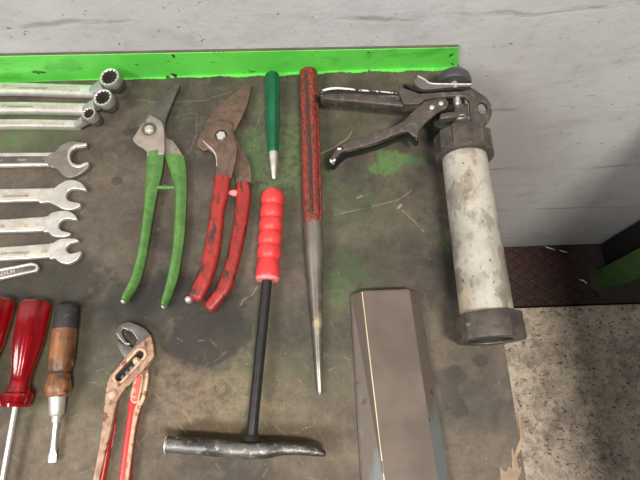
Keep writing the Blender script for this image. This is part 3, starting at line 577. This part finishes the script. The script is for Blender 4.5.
for q in ((122.3, 300.5, .0100), (162.8, 305.5, .0085)):
    link('bare_tip', disc(q[0], q[1], .0024, q[2]-.0045, q[2], dome=1), boltsteel, t)
link('stop_pin', axis(P(157, 187.5, .008), P(175, 187.5, .008), [(0, .0024), (.42, .0024), (.45, .0031), (.55, .0031), (.58, .0024), (1, .0024)], 16), greenpaint, t)

t = thing('tin_snips', 'worn red-handled tin snips with rust-brown blades', 'tin snips', base(228, 200))
link('upper_blade', plate([(249, 82.4), (244, 85.5), (239.4, 89), (230, 96.5), (220.6, 105), (212, 114), (204.8, 123), (215, 135), (234, 132), (237, 126.6), (242.5, 115.6), (247.2, 104.7), (250, 94), (252.2, 84.6)], .0060, .0105, .0006), rusty, t)
link('lower_jaw', plate([(233, 128), (236, 137), (240, 144), (247, 156), (250.8, 168), (252, 184), (236, 184), (234.6, 175), (230, 150)], .0015, .0060, .0008), rusty, t)
link('front_jaw', plate([(205.4, 121.6), (211, 124.4), (214, 123), (219, 118.4), (231.6, 121.8), (233.9, 132.8), (235.4, 141), (237.6, 147), (236, 160), (231.2, 178), (215.6, 177.6), (216.6, 160.6), (215, 155), (208, 149), (203.4, 150.6), (196.8, 146.4), (197.2, 140.6)], .0095, .0140, .0012, res=2), rusty, t)
link('bright_edge', strip([((203.2, 140.6), (203.6, 142.4)), ((208, 144.6), (207.4, 146.6)), ((213.6, 149.6), (212, 151)), ((216.8, 156), (215.4, 156.6)), ((217.4, 166), (216.4, 166))], .0125, .0143, e=2.5), boltsteel, t)
link('washer', disc(220.8, 134.8, .0066, .0135, .0148, 28), darkhole, t)
link('pivot_bolt', disc(220.8, 134.8, .0054, .0140, .0178, hexa=True, ph=.2), boltsteel, t)
link('handle', strip([((215, 177), (231, 177.4)), ((213.4, 190), (229, 192)), ((210.4, 210), (224.6, 212)), ((208, 228), (223, 230)), ((204.2, 250), (220.2, 253)), ((198.6, 273), (213.6, 277)), ((189.6, 293), (203.4, 300))], .0025, .0142, e=2.6, N=80, round0=0, round1=.3, zs=[.0105, .0105, .010, .0095, .009, .009, .009]), redpaint, t)
link('handle', strip([((237, 183), (252, 184)), ((235.8, 198), (251, 199)), ((234, 220), (248.2, 221)), ((230.4, 241), (244, 243)), ((225.4, 264), (238, 268)), ((217.4, 286), (230.4, 291)), ((205.6, 303.4), (213.6, 311.6))], .0014, .0125, e=2.6, N=80, round0=0, round1=.3, zs=[.0066, .0068, .0074, .0076, .0076, .0076, .0076]), redpaint, t)
link('bare_tip', disc(187.5, 298.6, .0036, .005, .0120, dome=1), boltsteel, t)
link('stop_pin', axis(P(227, 192.5, .008), P(239, 193.5, .008), [(0, .002), (.3, .0026), (.5, .0036), (.8, .0036), (1, .002)], 16), pinktear, t)

# ------------------------------------------------------------------ punch, drift
t = thing('punch', 'short dark green octagonal punch with bare steel tip, above the hammer grip', 'punch', base(273, 120))
link('body', axis(P(272.4, 74.5, .0092), P(273.4, 152.5, .0084), [(0, .0072), (.02, .0086), (.10, .0088), (.6, .0079), (.90, .0064), (.97, .0062), (1, .0054)], 8, ph=.39), bottlegreen, t, smooth=False)
link('tip', axis(P(273.35, 151.5, .0080), P(274, 179, .0060), [(0, .0052), (.3, .0046), (.93, .0026), (1, .0016)], 24), satin, t)
t = thing('drift', 'long tapered drift bar with chipped red upper half and bare steel point', 'drift', base(315, 240))
def rfd(a, k): return 1+.05*math.cos(8*a)
zt = .0128
link('shank', axis(P(308.6, 71, zt), P(313.2, 227, .0110), [(0, .0072), (.008, .0098), (.03, .0106), (.25, .0106), (.5, .0106), (.8, .0104), (.93, .0100), (1, .0094)], 64, rf=lambda a, k: 1-.10*math.exp(-((math.sin(2.0*(a-.95)))**2)/.03)-.02*math.cos(8*a)), driftpaint, t)
link('groove', strip([((304.6, 74), (308, 74)), ((306, 110), (309.6, 110)), ((308, 160), (311.6, 160)), ((310, 212), (313, 212))], zt+.0086, zt+.0106, e=2.5, ztr=zt+.0100), paint('dark_groove', H(62, 42, 36), H(50, 36, 31), H(120, 48, 40), .36, 200, (.5, .7), 0), t)
link('point', axis(P(312.9, 216, .0111), P(319.9, 394.5, .0042), [(0, .0088), (.06, .0101), (.2, .0096), (.4, .0078), (.6, .0054), (.8, .0041), (.985, .0027), (1, .0018)], 32), rod_steel, t)['label'] = 'bare steel point'

# ------------------------------------------------------------------ chipping hammer
t = thing('chipping_hammer', 'chipping hammer with ribbed red grip, black rod handle and battered steel head', 'hammer', base(250, 430))
G0, G1 = P(273.2, 191.5, .0128), P(267.4, 278.5, .0130); pr = [(0, .0075), (.006, .0098), (.02, .0106)]
for k in range(5):
    a = .02+k*.155
    pr += [(a+.155*q, 0.0108+.0015*math.sin(math.pi*q)-.0008*(q > .95)) for q in (.12, .3, .5, .7, .88, 1.)]
pr += [(.81, .0108), (.96, .0120), (.985, .0120), (1, .0114)]
link('grip', axis(G0, G1, pr, 40), redgrip, t)['label'] = 'ribbed red rubber grip'
gv = []
d = (G1-G0)/np.linalg.norm(G1-G0)
link('grip_torn_end', axis(G1-d*.0015, G1+d*.0022, [(0, .0115), (.4, .0117), (1, .0104)], 60, rf=lambda a, k: 1+(.05*math.sin(9*a+1)*math.sin(4*a) if k == 2 else 0)), pinktear, t)['label'] = 'torn pink end of grip'
link('rod', axis(G1-d*.002, P(251.3, 440, .0150), [(0, .0050), (1, .0050)], 24), blackpaint, t)
hd = [((168, 436.2), (168, 452.6)), ((171, 436.2), (171, 453.0)), ((200, 437.8), (200, 455.6)), ((230, 440.0), (230, 458.0)), ((250, 441.2), (250, 459.4)), ((268, 442.0), (268, 458.4)), ((284, 442.2), (284, 455.4)), ((298, 443.2), (298, 455.4)), ((315, 445.8), (315, 456.4)), ((324, 449.8), (324, 456.6))]
link('head', strip(hd, .0060, .0230, e=2.3, N=60, round0=.06, round1=.35), hammersteel, t)
link('striking_face', axis(P(167.8, 444.4, .0145), P(166.2, 444.4, .0145), [(0, .0080), (.8, .0080), (1, .0072)], 28), boltsteel, t)
link('weld', axis(P(251.6, 434.5, .0152), P(251, 441, .0152), [(0, .0052), (.4, .0070), (1, .0085)], 20), blackpaint, t)

# ------------------------------------------------------------------ bevelled steel block
t = thing('steel_block', 'long grey steel bar with chamfered edges, lying lengthwise right of the drift bar', 'steel bar', base(400, 400))
def sect(y1, lo, lr, rr, ro, zt_=.017):
    a, b, c, d_ = P(lo, y1, .004), P(lr, y1, zt_), P(rr, y1, zt_), P(ro, y1, .004); y = b[1]
    g = lambda p, z: (p[0], y, BZ+z)
    return [g(a, .0006), g(a, .003), g(a*.9+b*.1, .0046), g(b, zt_-.0008), g(b+np.array([.0008, 0, 0]), zt_), g(c, zt_), g(c+np.array([.0009, 0, 0]), zt_-.0008), g(c*.1+d_*.9, .0060), g(d_, .0006)]
S0, S1 = sect(292, 350, 361.5, 409.5, 420), sect(480, 361, 383.5, 437.5, 450)
S0 = [(x, S0[4][1], z) for x, y, z in S0]; S1 = [(x, S1[4][1], z) for x, y, z in S1]
S2 = [tuple(np.array(a)+(np.array(a)-np.array(b))*.45) for a, b in zip(S1, S0)]; S2 = [(x, y, z0[2]) for (x, y, _), z0 in zip(S2, S0)]
Sb = [(x+(.0015 if i < 4 else -.0015)*0, y, z) for i, (x, y, z) in enumerate(S0)]
def shr(S, k, dy): 
    c = np.mean(np.array(S), axis=0); return [(c[0]+(x-c[0])*k, y+dy, BZ+.0006+(z-BZ-.0006)*k) for x, y, z in S]
rings = [shr(S0, .97, .0014), S0, S1, S2]
bv, bf = loft(rings)
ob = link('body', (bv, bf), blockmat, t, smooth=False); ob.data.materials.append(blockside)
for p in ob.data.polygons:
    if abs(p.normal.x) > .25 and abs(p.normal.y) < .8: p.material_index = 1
e = [tuple(S[4]) for S in (S0, S1, S2)]
ed = []
for q in e:
    q = np.array(q); ed.append([q+np.array([dx, 0, dz]) for dx, dz in ((-.0008, -.0006), (-.0004, .00010), (.0002, .00015), (.0003, -.0006))])
link('bright_edge', loft(ed), paint('polished_edge', H(206, 192, 164), H(180, 166, 140), H(120, 108, 92), .38, 60, (.25, .4), .3, st=(1, .5, 1)), t, smooth=False)['label'] = 'bright rubbed edge'

# ------------------------------------------------------------------ sealant gun
t = thing('sealant_gun', 'sealant gun with paint-smeared pale barrel and black handles, lying along the bench edge', 'sealant gun', base(470, 200))
AX = .0300
U0, U1 = P(461.8, 136, AX), P(464.4, 159, AX); L0, L1 = P(486.8, 315.5, .0314), P(490.9, 341, .0316)
ribs = lambda n_, a_, w_: (lambda a, k: 1+(a_*max(0, math.cos(n_*a)-w_)/(1-w_)))
link('barrel', axis(U1-(L0-U0)*.03, L0+(L1-L0)*.3, [(0, .0224), (1, .0240)], 64), tubemat, t)['label'] = 'pale paint-smeared barrel'
link('rear_collar', axis(U0, U1, [(0, .020), (.01, .0262), (.10, .0275), (.80, .0277), (.82, .0293), (.97, .0293), (1, .0284), (1, .0220)], 96, rf=lambda a, k: 1+(.075*max(0, math.cos(12*a+.6)-.55)/.45 if k < 4 else 0)), blackplastic, t)
pr = [(0, .0236), (0, .0292), (.06, .0302), (.9, .0306), (.985, .0304), (1, .0296), (1, .0200), (.94, .01935), (.2, .0194), (.2, .0001)]
link('front_collar', axis(L0, L1, pr, 100, rf=lambda a, k: (1+(.028*max(0, math.cos(10*a+.2)-.86)/.14) - (.012*(1-abs(math.cos(5*a+.1)))) if 0 < k < 6 else 1)), blackplastic, t)
link('opening_shade_sleeve', axis(L0, L1, [(.3, .0195), (.955, .0193), (.95, .0186), (.35, .0184), (.35, .0001)], 60), darkhole, t)  # near-black sleeve, paints the shade inside the front collar
dU = (U0-U1)/np.linalg.norm(U0-U1)
link('neck', axis(U0-dU*.002, U0+dU*.014, [(0, .0205), (.3, .0190), (.6, .0140), (1, .0110)], 40), blackplastic, t)
# frame: two cheeks joined by a top bar, lug with oval hole on the right
frame = [(400, 83.5), (405, 88), (412, 90.5), (419.5, 93.4), (440, 92), (462.5, 90.6), (473.4, 88), (486, 96.5), (491.2, 103.5), (492, 114), (490, 119), (487.5, 122.5), (482, 126.5), (473, 126.5), (470.6, 120), (470.2, 108), (469.6, 101), (465.6, 96.6), (458, 95.6), (440, 96.6), (425, 99), (419, 104), (404, 104), (399, 93)]
for z0, z1 in ((.036, .041), (.0215, .0255)):
    link('frame_cheek', plate(frame, z0, z1, .0011, holes=[circ(482.7, 107.7, 4.4, 24, 6.0, -.15)], res=2), blackgun, t)
link('frame_bar', strip([((404, 88), (404, 91.5)), ((420, 93.5), (420, 97)), ((440, 92.5), (440, 96)), ((463, 91), (463, 95)), ((470, 92), (468.5, 96.5))], .0225, .0395, e=5), blackedge, t)
# fixed grip
link('fixed_grip', strip([((321, 96), (322.8, 99)), ((328, 94), (330, 100)), ((341, 93.4), (341, 101)), ((361, 93.8), (360, 102.4)), ((380, 95), (379, 104.4)), ((396, 95.6), (395.6, 106)), ((404, 91), (406, 107)), ((424, 95), (424, 107.4))], .024, .0365, e=6, N=60, round0=.3, round1=0, ztr=.0355), blackgun, t)['label'] = 'upper fixed grip'
link('grip_ridge', strip([((317.4, 94.6), (321, 97)), ((325.4, 89.6), (328, 96)), ((338, 88), (339, 95.4)), ((361, 90.2), (361, 95.8)), ((380, 91.6), (380, 96.8)), ((396, 93.2), (397, 97)), ((401.4, 89), (404.6, 93)), ((403, 84), (406.2, 86.4))], .021, .0345, e=4, N=60, ztr=.0335), blackedge, t)
link('chipped_edge', strip([((317.0, 93.6), (318.6, 95.2)), ((325.0, 88.8), (325.8, 90.8)), ((338, 87.3), (338.1, 89.2)), ((361, 89.6), (361, 91)), ((378, 91), (378, 92)), ((397, 92.8), (397, 93.6))], .0335, .0352, e=3, N=60, ztr=.0345), chipped, t)['label'] = 'white chipped edge'
# trigger
trg = [(448.5, 101.5), (445, 97.8), (438, 97), (431, 98.6), (423.4, 101.4), (412, 112), (404, 120), (398, 124), (379.4, 131), (359, 137.5), (349, 140.6), (341.5, 144), (335.5, 149.6), (331.5, 156), (330, 160.4), (332.4, 162), (334.4, 160.4), (337, 156.6), (341, 152.6), (345, 150.6), (359, 147.4), (376, 142.4), (390, 136.4), (402, 132), (408, 131), (413, 135), (417.6, 137.8), (418.6, 135), (419.6, 130), (426.6, 121.6), (437.5, 112.5), (446, 108.6), (448.6, 105.4)]
link('trigger', plate(trg, .0345, .0385, .0013, res=2), blackgun, t)['label'] = 'lower trigger lever'
q3 = lambda pts: [(x, y) for x, y in pts]
link('trigger_skirt', strip([((331, 159), (335.4, 166)), ((337.6, 152), (341.5, 159.4)), ((345, 148.6), (348, 154.6)), ((360, 145), (361, 151)), ((377, 140), (379, 146)), ((392, 134), (394, 140)), ((402, 129.6), (404, 136)), ((409, 129), (410, 136)), ((415, 133.4), (415.6, 142))], .0200, .0335, e=4, N=70, ztr=.0300), blackedge, t)
link('chipped_tip', plate(q3([(330, 158.5), (332, 160.8), (334.6, 158.6), (335.8, 159.6), (332.4, 163.4), (329.8, 161)]), .0375, .0395, .0003), chipped, t)
link('worn_spot', plate(q3([(337.6, 147.6), (341.2, 147.8), (341, 149.6), (337.4, 149.4)]), .0378, .0392, .0003), chipped, t)
for x, y in ((432.3, 106.6), (441.4, 102.5)): link('rivet', disc(x, y, .0029, .0375, .0402, dome=1), boltsteel, t)
# cheek under the trigger head, driving block, rod, release lever, knob
link('lever_cheek', plate([(436, 114), (447, 108), (452, 118), (456, 126), (446, 131), (436, 127), (431, 121)], .0200, .0300, .001), blackedge, t)
link('driving_block', plate([(440, 117), (441, 113), (450, 111.6), (454.6, 111), (455, 103.6), (468, 103.4), (469.4, 114.4), (456, 115.4), (455, 117), (441, 118.6)], .0200, .0385, .0014, res=2), blackgun, t)
link('push_rod', axis(P(453, 76, .0335), P(461.5, 128, AX), [(0, .0040), (1, .0040)], 20), satin, t)
link('bolt_ring', axis(P(459.6, 116.5, AX), P(460, 119.5, AX), [(0, .0085), (1, .0085)], 24), satin, t)
link('gripping_stub', strip([((454.6, 98.5), (459.6, 98.5)), ((454.6, 104), (459.8, 104))], .0340, .0405, e=2.4), satin, t)
link('release_lever', plate([(418.6, 75.6), (425, 79.2), (432, 83), (450, 83.4), (471.2, 83.4), (471.2, 86), (450, 86.6), (442, 88), (439.5, 90.4), (428, 90.6), (420, 87.6), (415, 83.4), (414, 79.6)], .026, .0365, .001, res=2), greypaint, t)
link('lever_edge', strip([((418.2, 75.8), (417.6, 77)), ((425, 79.4), (424.4, 80.8)), ((431.5, 83.2), (431, 84.6)), ((450, 83.7), (450, 85.2)), ((471, 83.8), (471, 85.4))], .0345, .0378, e=3, N=40), satin, t)
K0, K1 = P(454, 86, .0290), P(454.4, 72, .0290)
link('knob', axis(K0, K1, [(0, .0170), (.08, .0186), (.35, .0184), (.6, .0168), (.8, .0132), (.93, .0080), (1, .001)], 40), rubberblack, t)['label'] = 'black domed pull knob'

# ------------------------------------------------------------------ next workbench: green leg and black side panel
t = thing('workbench', 'green-legged workbench with black side panel, cut off at the right edge', 'workbench', (.75, .2, 0))
p = PF(600, 288); q = PF(597, 271)
x0, y0, y1 = p[0], p[1], q[1]
link('leg', box(x0, x0+.045, y0, y1, .004, .66), cardgreen, t, smooth=False)
link('foot_plate', box(x0-.02, x0+.16, y0-.03, y1+.02, .001, .004), paint('dull_floor_plate', H(84, 78, 66), H(70, 64, 54), H(52, 42, 36), .4, 30, (.5, .7), .2), t, smooth=False)
p2 = PF(599, 243)
link('side_panel', box(p2[0], p2[0]+.012, y1+.012, .384, .004, .66), blackpanel, t, smooth=False)['label'] = 'black side panel'
link('back_panel', box(p2[0]+.012, 1.5, .372, .384, .02, .66), blackpanel, t, smooth=False)
link('worktop', box(.485, 1.7, -.55, .385, .66, .70), blackpanel, t, smooth=False)  # unseen top, left edge set forward to cast shade on floor and wall
link('leg', box(x0, x0+.045, -.5, -.455, 0, .66), cardgreen, t, smooth=False)
link('leg', box(1.6, 1.645, -.5, -.455, 0, .66), cardgreen, t, smooth=False)
link('leg', box(1.6, 1.645, .30, .345, .001, .66), cardgreen, t, smooth=False)
link('bottom_shelf', box(x0+.05, 1.59, -.45, .36, .14, .16), blackpanel, t, smooth=False)

# ------------------------------------------------------------------ scraps on the floor
def shaving(label, pts, w=.0018):
    q = [PF(x, y, .002) for x, y in pts]; c = cat(q, 14); rg = []
    for i, p_ in enumerate(c):
        d_ = c[min(i+1, 13)]-c[max(i-1, 0)]; d_ /= np.linalg.norm(d_); s_ = np.array([-d_[1], d_[0], 0]); k = .35+.65*math.sin(math.pi*(i+.5)/14)
        z = .0010*math.sin(math.pi*i/13)
        rg.append([p_+s_*w*k*x+np.array([0, 0, z+.0006*y]) for x, y in superell(8, 2)])
    link('metal_shaving', loft(rg), pale, None, loc=(q[0][0], q[0][1], 0.001), tag=(label, 'metal shaving'))
shaving('bright metal shaving on the tread plate, leftmost of three, beside the wall', [(545, 246.5), (550, 248.4), (555.5, 250)])
shaving('bright metal shaving close to the wall foot, between the two others on the tread plate', [(559.5, 250), (563, 251.4), (567.5, 252.4)])
shaving('curled metal shaving in the middle of the tread plate, nearest the green leg', [(579, 279.6), (583.5, 280.8), (587, 284)])
c = PF(541, 308.5); 
bm_ = axis((c[0]-.004, c[1]-.012, .004), (c[0]+.006, c[1]-.009, .004), [(0, .0015), (.1, .0032), (.6, .0036), (.95, .0030), (1, .001)], 10)
link('metal_chip', bm_, cream, None, loc=(c[0], c[1]-.01, 0), tag=('small tan chip on the edge of the black floor gap', 'chip'))

# ------------------------------------------------------------------ light
def area(name, loc, aim, sx, sy, power, col):
    l = bpy.data.lights.new(name, 'AREA'); l.shape = 'RECTANGLE'; l.size = sx; l.size_y = sy; l.energy = power; l.color = col
    o = bpy.data.objects.new(name, l); C.objects.link(o); o.location = loc
    o.rotation_euler = (Vector(aim)-Vector(loc)).to_track_quat('-Z', 'Y').to_euler(); return o
area('ceiling_tubes', (-1.25, -.60, 2.25), (-.2, .25, .7), 1.2, .5, 38, (1, .99, .97))
area('hall_lamp', (.36, -.62, 2.5), (.25, 0, .6), .5, .16, 47, (1, .94, .85))
w = bpy.data.worlds.new('hall'); bpy.context.scene.world = w; w.use_nodes = True
nt = w.node_tree; bg = nt.nodes['Background']; tc = nt.nodes.new('ShaderNodeTexCoord'); nz = nt.nodes.new('ShaderNodeTexNoise'); nz.inputs['Scale'].default_value = 2.2; nz.inputs['Detail'].default_value = 2
rp = nt.nodes.new('ShaderNodeValToRGB'); rp.color_ramp.elements[0].position = .38; rp.color_ramp.elements[0].color = (.05, .048, .045, 1); rp.color_ramp.elements[1].position = .62; rp.color_ramp.elements[1].color = (.17, .165, .16, 1)
nt.links.new(tc.outputs['Generated'], nz.inputs['Vector']); nt.links.new(nz.outputs['Fac'], rp.inputs[0])
# added bright patch behind the camera, put in for highlights on tool edges
dt = nt.nodes.new('ShaderNodeVectorMath'); dt.operation = 'DOT_PRODUCT'; nt.links.new(tc.outputs['Generated'], dt.inputs[0]); dt.inputs[1].default_value = Vector((-.45, -.85, .28)).normalized()
mr = nt.nodes.new('ShaderNodeMapRange'); mr.interpolation_type = 'SMOOTHSTEP'; nt.links.new(dt.outputs['Value'], mr.inputs[0]); mr.inputs[1].default_value = .86; mr.inputs[2].default_value = .96
mx_ = nt.nodes.new('ShaderNodeMix'); mx_.data_type = 'RGBA'; nt.links.new(mr.outputs[0], mx_.inputs[0]); nt.links.new(rp.outputs[0], mx_.inputs[6]); mx_.inputs[7].default_value = (.55, .57, .6, 1)
nt.links.new(mx_.outputs[2], bg.inputs['Color']); bg.inputs['Strength'].default_value = 1.0
vs = bpy.context.scene.view_settings; vs.view_transform = 'Standard'; vs.look = 'None'; vs.exposure = 0.0; vs.gamma = 1; vs.use_curve_mapping = False
